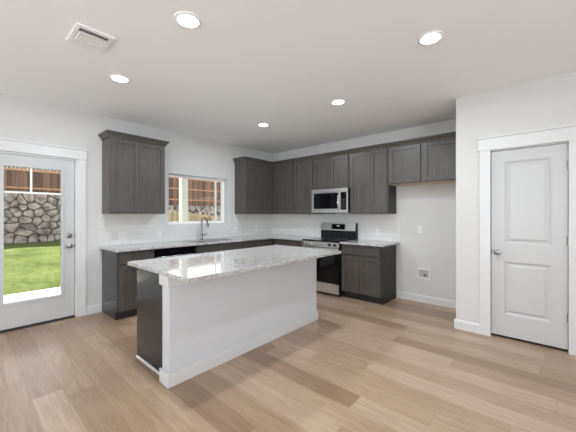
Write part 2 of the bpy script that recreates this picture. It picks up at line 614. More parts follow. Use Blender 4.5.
# ------------------------------------------------------------------ room shell
def shell():
    T = 0.15
    # floor
    MB().box(LX - T, RX + T, RY - T, BY + T, -0.1, 0.0).build('floor', 'floor')
    tag(bpy.data.objects['floor'], 'light oak plank floor across the room', 'floor', kind='structure')
    # ceiling
    o = MB().box(LX - T, RX + T, RY - T, BY + T, CZ, CZ + 0.12).build('ceiling', 'ceiling')
    tag(o, 'smooth white ceiling over the kitchen', 'ceiling', kind='structure')
    # left wall with patio door and window openings
    ys = [RY - T, 0.195, 1.055, 2.31, 3.497, BY + T]
    zs = [0.0, 1.19, 2.05, 2.088, CZ]
    o = MB().cells(ys, zs, lambda i, j: not (i == 1 and j < 3) and not (i == 3 and j == 1), 0.0, -T,
                   lambda a, b, c: (LX + c, a, b)).build('wall_left', 'wall')
    tag(o, 'pale grey wall with the glass door and sink window', 'wall', kind='structure')
    o = MB().box(LX + 0.001, RX + T, BY, BY + T, 0, CZ).build('wall_back', 'wall')
    tag(o, 'pale grey wall behind the range and cabinets', 'wall', kind='structure')
    # pantry wall with door opening + return to the back wall
    xs = [CLX, -0.465, 0.181, RX]
    zs = [0.0, 2.075, CZ]
    o = MB().cells(xs, zs, lambda i, j: not (i == 1 and j == 0), 0.0, -0.115,
                   lambda a, b, c: (a, CLY - c, b)).build('wall_pantry', 'wall')
    tag(o, 'pale grey wall holding the white panelled pantry door', 'wall', kind='structure')
    o = MB().box(CLX, CLX + 0.115, CLY + 0.116, BY - 0.001, 0, CZ).build('wall_return', 'wall')
    tag(o, 'short wall closing the refrigerator alcove', 'wall', kind='structure')
    # rear wall and right wall behind the camera, with openings added for fill light
    xs = [LX, -3.9, -2.1, -1.5, 0.3, RX]
    zs = [0.0, 0.4, 2.5, CZ]
    o = MB().cells(xs, zs, lambda i, j: not (i in (1, 3) and j == 1), 0.0, -T,
                   lambda a, b, c: (a, RY + c, b)).build('wall_rear', 'wall')
    tag(o, 'living room wall behind the camera with two windows added for light', 'wall', kind='structure')
    ys = [RY, -3.4, -1.6, -1.3, 0.5, CLY]
    o = MB().cells(ys, zs, lambda i, j: not (i in (1, 3) and j == 1), 0.0, -T,
                   lambda a, b, c: (RX - c, a, b)).build('wall_right', 'wall')
    tag(o, 'living room wall beside the camera with two windows added for light', 'wall', kind='structure')
    k = 2
    for (a0, a1) in ((-3.9, -2.1), (-1.5, 0.3)):
        w = MB()
        f = 0.05
        for bx in ((a0, a1, .4, .4 + f), (a0, a1, 2.5 - f, 2.5), (a0, a0 + f, .4 + f, 2.5 - f), (a1 - f, a1, .4 + f, 2.5 - f), (a0 + f, a1 - f, 1.42, 1.47)):
            w.box(bx[0], bx[1], RY - 0.11, RY - 0.05, bx[2], bx[3])
        tag(w.build('window_%d' % k, 'vinyl'), 'unseen tall window added to the rear wall for fill light', 'window', kind='structure'); k += 1
    for (a0, a1) in ((-3.4, -1.6), (-1.3, 0.5)):
        w = MB()
        f = 0.05
        for bx in ((a0, a1, .4, .4 + f), (a0, a1, 2.5 - f, 2.5), (a0, a0 + f, .4 + f, 2.5 - f), (a1 - f, a1, .4 + f, 2.5 - f), (a0 + f, a1 - f, 1.42, 1.47)):
            w.box(RX + 0.05, RX + 0.11, bx[0], bx[1], bx[2], bx[3])
        tag(w.build('window_%d' % k, 'vinyl'), 'unseen tall window added to the side wall for fill light', 'window', kind='structure'); k += 1

    # baseboards
    def base(name, mp, a0, a1, label):
        m = MB()
        prof = [(0.0, 0.0), (0.015, 0.0), (0.015, 0.09), (0.011, 0.104), (0.006, 0.11), (0.0, 0.11)]
        m.prism(prof, a0, a1, lambda c, b, a: mp(a, b, c + 0.0005))
        tag(m.build(name, 'trim'), label, 'baseboard', kind='structure')
    base('baseboard_left', on_left, 1.162, 1.348, 'white baseboard between glass door and base cabinet')
    base('baseboard_leftfront', on_left, RY + 0.001, 0.085, 'white baseboard left of the glass door')
    base('baseboard_back', on_back, -1.826, CLX - 0.001, 'white baseboard along the empty refrigerator alcove')
    base('baseboard_pantry', on_pantry, CLX - 0.0155, -0.5585, 'white baseboard left of the pantry door')
    base('baseboard_pantryright', on_pantry, 0.287, RX - 0.001, 'white baseboard right of the pantry door')
    base('baseboard_return', lambda a, b, c: (CLX - c, a, b), CLY, BY - 0.017, 'white baseboard inside the refrigerator alcove')


shell()


# ------------------------------------------------------------------ tile
def backsplash():
    m = MB()
    th = 0.008
    ys = [1.305, 2.30, 3.507, BY - 0.001]
    zs = [0.915, 1.18, 1.371]
    m.cells(ys, zs, lambda i, j: not (i == 1 and j == 1), 0.0005, th, on_left)
    tag(m.build('backsplash', 'tile_l'), 'white subway tile along the sink wall', 'backsplash', kind='structure')
    m = MB()
    m.box(LX + th + 0.001, -1.768, BY - th, BY - 0.0005, 0.915, 1.371)
    tag(m.build('backsplash', 'tile_b'), 'white subway tile behind the range', 'backsplash', kind='structure')


backsplash()


# ------------------------------------------------------------------ patio door (door_1)
def patio_door():
    y0, y1, z0, z1 = 0.218, 1.036, 0.028, 2.066
    gy0, gy1, gz0, gz1 = 0.362, 0.894, 0.325, 1.925
    r = structure('door_1', (LX, 0.627, 0), 'white full-lite patio door to the lawn', 'door')
    c0, c1 = -0.060, -0.016      # slab sits a little inside the frame
    m = MB()
    m.cells([y0, gy0, gy1, y1], [z0, gz0, gz1, z1], lambda i, j: not (i == 1 and j == 1), c0, c1, on_left)
    m.build('door_slab', 'door', r, 0.003)
    # raised lite frame around the glass
    m = MB()
    e = 0.030
    for bx in ((gy0 - e, gy1 + e, gz0 - e, gz0), (gy0 - e, gy1 + e, gz1, gz1 + e), (gy0 - e, gy0, gz0, gz1), (gy1, gy1 + e, gz0, gz1)):
        mbox(m, on_left, *bx, c1, c1 + 0.010)
    m.build('lite_frame', 'door', r, 0.004)
    m = MB()
    mbox(m, on_left, gy0, gy1, gz0, gz1, -0.041, -0.035)
    m.build('glass_pane', 'glass', r)
    m = MB()
    mbox(m, on_left, gy0, gy1, 1.612, 1.634, -0.034, -0.022)
    m.build('muntin', 'vinyl', r)
    m = MB()
    mbox(m, on_left, 0.592, 0.612, 1.6345, gz1, -0.034, -0.022)
    m.build('muntin', 'vinyl', r)
    # knob and deadbolt
    m = MB()
    m.lathe([(0, 0), (0.033, 0), (0.033, 0.006), (0.026, 0.010), (0.012, 0.013), (0.011, 0.032), (0.022, 0.038), (0.028, 0.050), (0.026, 0.062), (0.015, 0.068), (0, 0.069)],
            on_left(0.978, 0.948, c1 + 0.001), (1, 0, 0))
    m.build('knob', 'nickel', r, smooth=True)
    m = MB()
    m.lathe([(0, 0), (0.032, 0), (0.031, 0.010), (0.024, 0.016), (0, 0.018)], on_left(0.978, 1.083, c1 + 0.001), (1, 0, 0))
    p = on_left(0.978, 1.083, c1 + 0.018)
    m.box(p[0], p[0] + 0.012, p[1] - 0.018, p[1] + 0.018, p[2] - 0.006, p[2] + 0.006)
    m.build('deadbolt', 'nickel', r, smooth=True)
    for z in (0.948, 1.083):
        m = MB()
        mbox(m, on_left, 1.0365, 1.0393, z - 0.028, z + 0.028, -0.05, -0.004)
        m.build('latch_plate', 'dark', r)
    m = MB()
    mbox(m, on_left, y0, y1, 0.012, 0.0275, c0 + 0.006, c1 - 0.004)
    m.build('door_sweep', 'dark', r)

    # jamb, casing and threshold
    f = structure('trim_1', (LX, 0.627, 0), 'flat white casing around the patio door', 'trim')
    m = MB()
    m.box(LX - 0.149, LX - 0.001, 0.197, 0.2165, 0.0, 2.086)
    m.box(LX - 0.149, LX - 0.001, 1.0395, 1.053, 0.0, 2.086)
    m.box(LX - 0.149, LX - 0.001, 0.2165, 1.0395, 2.069, 2.086)
    m.build('jamb', 'trim', f)
    for q in ((1.048, 1.158), (0.095, 0.205)):
        m = MB()
        mbox(m, on_left, q[0], q[1], 0.0, 2.0915, 0.001, 0.019)
        m.build('casing_leg', 'trim', f, 0.002)
    m = MB()
    mbox(m, on_left, 0.083, 1.170, 2.092, 2.215, 0.001, 0.023)
    mbox(m, on_left, 0.068, 1.185, 2.215, 2.236, 0.001, 0.036)
    m.build('casing_head', 'trim', f, 0.002)
    m = MB()
    m.box(LX - 0.149, LX + 0.0, 0.2165, 1.0395, 0.0005, 0.012)
    m.build('threshold', 'foil', f)


patio_door()


# ------------------------------------------------------------------ sink window (window_1)
def window():
    y0, y1, z0, z1 = 2.31, 3.497, 1.19, 2.05
    r = structure('window_1', (LX, 2.9, z0), 'wide fixed window over the kitchen sink', 'window')
    m = MB()
    t = 0.006
    # painted drywall return and stool
    mbox(m, on_left, y0 + 0.0005, y0 + t, z0 + t, z1 - t, -0.148, 0.0)
    mbox(m, on_left, y1 - t, y1 - 0.0005, z0 + t, z1 - t, -0.148, 0.0)
    mbox(m, on_left, y0 + 0.0005, y1 - 0.0005, z1 - t, z1 - 0.0005, -0.148, 0.0)
    mbox(m, on_left, y0 + 0.0005, y1 - 0.0005, z0 + 0.0005, z0 + t, -0.148, 0.0)
    m.build('reveal', 'trim', r)
    m = MB()
    f = 0.042
    a0, a1, b0, b1 = y0 + t, y1 - t, z0 + t, z1 - t
    mbox(m, on_left, a0, a1, b0, b0 + f, -0.140, -0.085)
    mbox(m, on_left, a0, a1, b1 - f, b1, -0.140, -0.085)
    mbox(m, on_left, a0, a0 + f, b0 + f, b1 - f, -0.140, -0.085)
    mbox(m, on_left, a1 - f, a1, b0 + f, b1 - f, -0.140, -0.085)
    m.build('window_frame', 'vinyl', r, 0.003)
    m = MB()
    mbox(m, on_left, 3.300, 3.322, b0 + f, b1 - f, -0.128, -0.097)
    m.build('mullion', 'vinyl', r)
    m = MB()
    mbox(m, on_left, a0 + f, a1 - f, b0 + f, b1 - f, -0.116, -0.110)
    m.build('glass_pane', 'glass', r)


window()


# ------------------------------------------------------------------ pantry door (door_2)
def pantry_door():
    x0, x1, z0, z1 = -0.453, 0.169, 0.030, 2.062
    r = structure('door_2', (-0.142, CLY, 0), 'closed white two-panel pantry door', 'door')
    c1 = -0.020
    c0 = c1 - 0.035
    px0, px1 = -0.335, 0.048
    holes = ((0.267, 0.845), (1.045, 1.940))
    zs = [z0, holes[0][0], holes[0][1], holes[1][0], holes[1][1], z1]
    m = MB()
    m.cells([x0, px0, px1, x1], zs, lambda i, j: not (i == 1 and j in (1, 3)), c0, c1, on_pantry)
    m.build('door_slab', 'door', r, 0.002)
    for (b0, b1) in holes:
        m = MB()
        rings = [(0.0, c1), (0.010, c1 - 0.004), (0.018, c1 - 0.012), (0.030, c1 - 0.012), (0.052, c1 - 0.002), (0.055, c1 - 0.002)]
        vs, fs = [], []
        for (i, c) in rings:
            vs += [on_pantry(px0 + i, b0 + i, c), on_pantry(px1 - i, b0 + i, c), on_pantry(px1 - i, b1 - i, c), on_pantry(px0 + i, b1 - i, c)]
        for k in range(len(rings) - 1):
            for q in range(4):
                fs.append((k * 4 + q, k * 4 + (q + 1) % 4, k * 4 + 4 + (q + 1) % 4, k * 4 + 4 + q))
        L = (len(rings) - 1) * 4
        fs.append((L, L + 1, L + 2, L + 3))
        n = len(vs)
        vs += [on_pantry(px0, b0, c0), on_pantry(px1, b0, c0), on_pantry(px1, b1, c0), on_pantry(px0, b1, c0)]
        fs.append((n + 3, n + 2, n + 1, n))
        for q in range(4):
            fs.append((q, n + q, n + (q + 1) % 4, (q + 1) % 4))
        m.add(vs, fs)
        m.build('door_panel', 'door', r)
    m = MB()
    m.lathe([(0, 0), (0.033, 0), (0.033, 0.006), (0.026, 0.010), (0.012, 0.013), (0.011, 0.032), (0.022, 0.038), (0.029, 0.050), (0.027, 0.062), (0.015, 0.068), (0, 0.069)],
            on_pantry(-0.398, 0.945, c1 + 0.001), (0, -1, 0))
    m.build('knob', 'nickel', r, smooth=True)
    for z in (1.845, 1.10, 0.345):
        m = MB()
        p = on_pantry(0.1695, z, -0.009)
        m.sweep([(p[0], p[1], z - 0.045), (p[0], p[1], z + 0.045)], 0.008, 10)
        m.build('hinge', 'nickel', r)
    m = MB()
    mbox(m, on_pantry, -0.4562, -0.4542, 0.945 - 0.028, 0.945 + 0.028, -0.045, -0.02)
    m.build('latch_plate', 'dark', r)

    f = structure('trim_2', (-0.142, CLY, 0), 'flat white casing around the pantry door', 'trim')
    m = MB()
    for bx in ((-0.463, -0.4565, 0.0, 2.074), (0.1725, 0.1795, 0.0, 2.074), (-0.4565, 0.1795, 2.066, 2.074)):
        mbox(m, on_pantry, min(bx[0], bx[1]), max(bx[0], bx[1]), bx[2], bx[3], -0.114, -0.001)
    m.build('jamb', 'trim', f)
    for q in ((-0.558, -0.4565), (0.1735, 0.286)):
        m = MB()
        mbox(m, on_pantry, q[0], q[1], 0.0, 2.0775, 0.001, 0.019)
        m.build('casing_leg', 'trim', f, 0.002)
    m = MB()
    mbox(m, on_pantry, -0.570, 0.298, 2.078, 2.210, 0.001, 0.023)
    mbox(m, on_pantry, -0.585, 0.313, 2.210, 2.232, 0.001, 0.036)
    m.build('casing_head', 'trim', f, 0.002)
    # dark strip painting the shade in the gap under the door
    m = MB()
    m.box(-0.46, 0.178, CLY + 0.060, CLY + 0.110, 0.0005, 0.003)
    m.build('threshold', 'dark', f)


pantry_door()


# ------------------------------------------------------------------ cabinets
DT = 0.019        # door thickness


def shaker(mp, a0, a1, b0, b1, c, parent, name='door', rail=0.057):
    """five-piece recessed-panel front, its back at depth c"""
    m = MB()
    g = 0.0004
    mbox(m, mp, a0, a0 + rail, b0, b1, c, c + DT)
    mbox(m, mp, a1 - rail, a1, b0, b1, c, c + DT)
    mbox(m, mp, a0 + rail + g, a1 - rail - g, b0, b0 + rail, c, c + DT)
    mbox(m, mp, a0 + rail + g, a1 - rail - g, b1 - rail, b1, c, c + DT)
    o = m.build(name, 'cab', parent, 0.0018)
    m = MB()
    mbox(m, mp, a0 + rail - 0.004, a1 - rail + 0.004, b0 + rail - 0.004, b1 - rail + 0.004, c + 0.001, c + 0.007)
    m.build('panel', 'cab', o)
    return o


def slab_front(mp, a0, a1, b0, b1, c, parent, name='drawer_front'):
    m = MB()
    mbox(m, mp, a0, a1, b0, b1, c, c + DT)
    return m.build(name, 'cab', parent, 0.0025)


def carcass(mp, a0, a1, b0, b1, depth, parent):
    m = MB()
    mbox(m, mp, a0, a1, b0, b1, 0.001, depth)
    return m.build('carcass', 'cab', parent, 0.0015)


def underside(mp, a0, a1, b, depth, parent):
    m = MB()
    mbox(m, mp, a0 + 0.012, a1 - 0.012, b - 0.004, b - 0.0005, 0.012, depth - 0.012)
    o = m.build('underside_panel', 'maple', parent)
    o['label'] = 'pale unfinished maple underside'
    return o


def crown_profile(z0):
    return [(0.0, z0), (0.012, z0), (0.016, z0 + 0.014), (0.026, z0 + 0.034), (0.042, z0 + 0.052), (0.048, z0 + 0.060), (0.048, z0 + 0.076), (0.0, z0 + 0.076)]


def crown_run(path, z0, parent, ends=(None, None)):
    """sweep the crown profile along a 2D path (x, y), outward = right-hand side of travel, with mitred corners"""
    prof = crown_profile(z0)
    path = path[::-1]
    ends = ends[::-1]
    n = len(path)
    rows = []
    for i in range(n):
        p = Vector(path[i])
        d0 = (Vector(path[i]) - Vector(path[i - 1])).normalized() if i > 0 else None
        d1 = (Vector(path[i + 1]) - Vector(path[i])).normalized() if i < n - 1 else None
        n0 = Vector((d0.y, -d0.x)) if d0 else None
        n1 = Vector((d1.y, -d1.x)) if d1 else None
        if n0 is None: q = n1
        elif n1 is None: q = n0
        else: q = (n0 + n1) / (1 + n0.dot(n1))
        if i == 0 and ends[0]: q = Vector(ends[0])
        if i == n - 1 and ends[1]: q = Vector(ends[1])
        rows.append([(p.x + q.x * c, p.y + q.y * c, z) for (c, z) in prof])
    m = MB()
    k = len(prof)
    vs = [v for r in rows for v in r]
    fs = []
    for i in range(n - 1):
        for j in range(k):
            fs.append((i * k + j, (i + 1) * k + j, (i + 1) * k + (j + 1) % k, i * k + (j + 1) % k))
    fs.append(tuple(range(k)))
    fs.append(tuple((n - 1) * k + j for j in range(k))[::-1])
    m.add(vs, fs)
    return m.build('crown_molding', 'cab', parent)


UB, UT = 1.373, 2.398      # wall cabinet bottom, top
UD = 0.311                 # carcass depth (door adds DT)
REV = 0.012


def wall_cabinet(mp, a0, a1, b0, doors, label, origin, group='dark wall cabinets', top=UT):
    r = thing('wall_cabinet', origin, label, 'cabinet', group)
    carcass(mp, a0, a1, b0, top, UD, r)
    for (d0, d1) in doors:
        shaker(mp, d0, d1, b0 + 0.014, top - 0.008, UD + 0.001, r)
    underside(mp, a0, a1, b0, UD, r)
    return r


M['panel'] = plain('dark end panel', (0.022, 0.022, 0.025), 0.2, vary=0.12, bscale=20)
M['shaded_end'] = plain('end laminate with painted shade', (0.018, 0.016, 0.015), 0.5, vary=0.1, bscale=14)  # right-hand cabinet ends: side shade put into the colour

# left of the window
A0, A1 = 1.35, 2.105
r = wall_cabinet(on_left, A0, A1, UB, [(A0 + .012, 1.7255), (1.7295, A1 - .012)],
                 'dark two-door wall cabinet alone between the glass door and the sink window', on_left((A0 + A1) / 2, UB, 0))
fx = LX + UD
crown_run([(LX + 0.001, A1), (fx, A1), (fx, A0), (LX + 0.001, A0)][::1], UT + 0.0005, r)
# corner cabinet on the left wall
B0, B1 = 3.685, BY - UD - DT - 0.004
r = wall_cabinet(on_left, B0, B1 + 0.018, UB, [(B0 + .012, 4.046), (4.050, B1 - 0.012)],
                 'dark corner wall cabinet on the sink wall right of the window', on_left((B0 + B1) / 2, UB, 0))
fy = BY - UD
crown_run([(fx, BY - UD), (fx, B0), (LX + 0.001, B0)], UT + 0.0005, r, ((1, -1), None))
# back wall, corner to the microwave
r = wall_cabinet(on_back, LX + 0.002, -3.284, UB, [(-4.262, -3.782), (-3.750, -3.300)],
                 'dark wall cabinet between the corner and the microwave', on_back(-3.8, UB, 0))
crown_run([(-3.2835, fy), (fx, fy)], UT + 0.0005, r, (None, (1, -1)))
# over the microwave
r = wall_cabinet(on_back, -3.282, -2.522, 1.825, [(-3.262, -2.896), (-2.892, -2.542)],
                 'short dark wall cabinet directly above the microwave', on_back(-2.9, 1.825, 0))
crown_run([(-2.5215, fy), (-3.2825, fy)], UT + 0.0005, r)
# tall pair right of the microwave
r = wall_cabinet(on_back, -2.520, -1.836, UB, [(-2.500, -2.134), (-2.130, -1.856)],
                 'tall dark wall cabinet right of the microwave above the right counter', on_back(-2.2, UB, 0))
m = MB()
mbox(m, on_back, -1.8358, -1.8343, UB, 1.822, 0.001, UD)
m.build('end_panel', 'shaded_end', r)['label'] = 'smooth cabinet end with shade in its colour'
crown_run([(-1.8355, fy), (-2.5205, fy)], UT + 0.0005, r)
# over the refrigerator space
r = wall_cabinet(on_back, -1.834, CLX - 0.002, 1.825, [(-1.818, -1.358), (-1.316, -0.830)],
                 'short dark wall cabinet over the empty refrigerator alcove', on_back(-1.3, 1.825, 0))
crown_run([(CLX - 0.0025, fy), (-1.8345, fy)], UT + 0.0005, r)

BH = 0.882        # base cabinet height under the slab
BD = 0.59
TK = 0.105


def base_cabinet(mp, a0, a1, label, origin, fronts, group='dark base cabinets', hollow=False):
    """fronts: list of (kind, a0, a1, b0, b1)"""
    r = thing('base_cabinet', origin, label, 'cabinet', group)
    m = MB()
    if hollow:
        t = 0.018
        mbox(m, mp, a0, a1, TK, TK + t, 0.001, BD)
        mbox(m, mp, a0, a0 + t, TK + t, BH, 0.001, BD)
        mbox(m, mp, a1 - t, a1, TK + t, BH, 0.001, BD)
        mbox(m, mp, a0 + t, a1 - t, TK + t, BH, 0.001, 0.012)
        mbox(m, mp, a0 + t, a1 - t, TK + t, BH, BD - t, BD)
    else:
        mbox(m, mp, a0, a1, TK, BH, 0.001, BD)
    m.build('carcass', 'cab', r, 0.0015)
    m = MB()
    mbox(m, mp, a0 + 0.0005, a1 - 0.0005, 0.0, TK - 0.0005, 0.001, BD - 0.065)
    m.build('toe_kick', 'dark', r)
    for (k, d0, d1, e0, e1) in fronts:
        if k == 'door': shaker(mp, d0, d1, e0, e1, BD + 0.001, r)
        else: slab_front(mp, d0, d1, e0, e1, BD + 0.001, r)
    return r


def stack(a0, a1, ndoor=1, g=0.014):
    out = [('drawer', a0 + g, a1 - g, 0.722, 0.862)]
    if ndoor == 1:
        out.append(('door', a0 + g, a1 - g, TK + 0.018, 0.700))
    else:
        c = (a0 + a1) / 2
        out += [('door', a0 + g, c - 0.002, TK + 0.018, 0.700), ('door', c + 0.002, a1 - g, TK + 0.018, 0.700)]
    return out


def end_panel(mp, a, parent, sgn, mat='cab'):
    """finished end with full-height foot notch for the toe kick"""
    poly = [(0.001, 0.0), (BD - 0.065, 0.0), (BD - 0.065, TK - 0.001), (BD, TK - 0.001), (BD, BH), (0.001, BH)]
    m = MB()
    m.prism(poly, a, a + sgn * 0.006, lambda c, b, t: mp(t, b, c))
    return m.build('end_panel', mat, parent)


r = base_cabinet(on_left, 1.357, 1.822, 'dark base cabinet at the door end of the sink run', on_left(1.59, 0, 0), stack(1.357, 1.822))
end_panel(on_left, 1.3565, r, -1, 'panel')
r = base_cabinet(on_left, 2.452, 3.372, 'dark sink base cabinet below the faucet', on_left(2.9, 0, 0), stack(2.452, 3.372, 2), hollow=True)
r = base_cabinet(on_left, 3.374, BY - 0.002, 'dark corner base cabinet on the sink wall', on_left(3.9, 0, 0), stack(3.374, 4.150))
r = base_cabinet(on_back, LX + BD + DT + 0.004, -3.287, 'dark base cabinet between the corner and the range', on_back(-3.6, 0, 0), stack(-4.03, -3.287))
r = base_cabinet(on_back, -2.512, -1.842, 'dark two-door base cabinet right of the range', on_back(-2.2, 0, 0), stack(-2.512, -1.842, 2))
end_panel(on_back, -1.8415, r, 1, 'shaded_end')['label'] = 'smooth cabinet end with shade in its colour'
m = MB()
m.box(-1.842 + 0.007, -1.842 + 0.016, BY - BD + 0.07, BY - 0.02, 0.0, 0.018)
m.build('shoe_molding', 'dark', r)


# dishwasher
def dishwasher():
    a0, a1 = 1.828, 2.446
    r = thing('dishwasher', on_left((a0 + a1) / 2, 0, 0), 'black dishwasher under the counter left of the sink', 'dishwasher')
    m = MB()
    mbox(m, on_left, a0, a1, 0.10, BH - 0.006, 0.03, BD - 0.02)
    m.build('tub', 'black', r)
    m = MB()
    mbox(m, on_left, a0 + 0.004, a1 - 0.004, 0.115, 0.765, BD - 0.019, BD + 0.03)
    m.build('door', 'steel', r, 0.004)
    m = MB()
    mbox(m, on_left, a0 + 0.004, a1 - 0.004, 0.769, BH - 0.012, BD - 0.019, BD + 0.028)
    cp = m.build('control_panel', 'blackglass', r, 0.004)
    for k in range(5):
        m = MB()
        y = a0 + 0.2 + k * 0.05
        mbox(m, on_left, y, y + 0.02, 0.815, 0.825, BD + 0.0285, BD + 0.0295)
        m.build('button', 'dark', cp)
    m = MB()
    z = 0.745
    m.sweep([on_left(a0 + 0.06, z, BD + 0.031), on_left(a0 + 0.06, z, BD + 0.058), on_left(a1 - 0.06, z, BD + 0.058), on_left(a1 - 0.06, z, BD + 0.031)], 0.008, 10)
    m.build('handle', 'steel', r, smooth=True)
    m = MB()
    mbox(m, on_left, a0 + 0.004, a1 - 0.004, 0.0, 0.0995, 0.03, BD - 0.06)
    m.build('toe_kick', 'dark', r)


dishwasher()

# ------------------------------------------------------------------ countertops, sink, faucet
CT0, CT1 = 0.8835, 0.914
S = dict(x0=-4.545, x1=-4.145, y0=2.50, y1=3.28)
OV = LX + 0.648
m = MB()
xs = [LX + 0.009, S['x0'], S['x1'], OV, -3.286]
ys = [1.322, S['y0'], S['y1'], BY - 0.648, BY - 0.009]
m.cells(xs, ys, lambda i, j: (i < 3 or j == 3) and not (i == 1 and j == 1), CT0, CT1, lambda a, b, c: (a, b, c))
tag(m.build('countertop', 'granite', None, 0.003), 'L-shaped speckled granite worktop around the sink', 'countertop', 'granite worktops')
m = MB()
m.box(-2.514, -1.772, BY - 0.648, BY - 0.009, CT0, CT1)
tag(m.build('countertop', 'granite', None, 0.003), 'short speckled granite worktop right of the range', 'countertop', 'granite worktops')

sink = thing('sink', ((S['x0'] + S['x1']) / 2, 2.89, CT0 - 0.2), 'stainless undermount sink below the gooseneck faucet', 'sink')
m = MB()
w = 0.004
X0, X1, Y0, Y1 = S['x0'] - w, S['x1'] + w, S['y0'] - w, S['y1'] + w
zt, zb = CT0 - 0.001, CT0 - 0.21
m.box(X0, X1, Y0, Y1, zb, zb + w)
m.box(X0, X0 + w, Y0, Y1, zb + w, zt); m.box(X1 - w, X1, Y0, Y1, zb + w, zt)
m.box(X0 + w, X1 - w, Y0, Y0 + w, zb + w, zt); m.box(X0 + w, X1 - w, Y1 - w, Y1, zb + w, zt)
m.build('basin', 'steel', sink)
m = MB()
m.lathe([(0, 0.0), (0.045, 0.0), (0.045, 0.004), (0.03, 0.003), (0, 0.001)], ((X0 + X1) / 2, 2.89, zb + w + 0.0005), (0, 0, 1))
m.build('drain', 'chrome', sink, smooth=True)


def faucet():
    x, y, z = -4.585, 2.885, CT1 + 0.0005
    r = thing('faucet', (x, y, z), 'tall gooseneck kitchen faucet behind the sink', 'faucet')
    m = MB()
    m.lathe([(0, 0), (0.027, 0), (0.027, 0.006), (0.021, 0.012), (0.0205, 0.10), (0.016, 0.112), (0.013, 0.118), (0, 0.118)], (x, y, z), (0, 0, 1))
    m.build('faucet_body', 'gunmetal', r, smooth=True)
    path = [(x, y, z + 0.110), (x, y, z + 0.30)]
    R = 0.088
    for k in range(1, 13):
        a = math.pi * k / 12 * 0.93
        path.append((x + R - R * math.cos(a), y, z + 0.30 + R * math.sin(a)))
    m = MB()
    m.sweep(path, 0.0115, 12)
    m.build('gooseneck', 'gunmetal', r, smooth=True)
    e = Vector(path[-1]); d = (Vector(path[-1]) - Vector(path[-2])).normalized()
    m = MB()
    m.lathe([(0, 0), (0.0125, 0), (0.0165, 0.02), (0.0175, 0.085), (0.012, 0.092), (0, 0.092)], e + d * 0.001, d)
    m.build('spray_head', 'gunmetal', r, smooth=True)
    m = MB()
    m.sweep([(x, y + 0.020, z + 0.075), (x + 0.004, y + 0.040, z + 0.078), (x + 0.03, y + 0.062, z + 0.092), (x + 0.055, y + 0.078, z + 0.105)], [0.011, 0.010, 0.007, 0.006], 10)
    m.build('handle', 'gunmetal', r, smooth=True)


faucet()


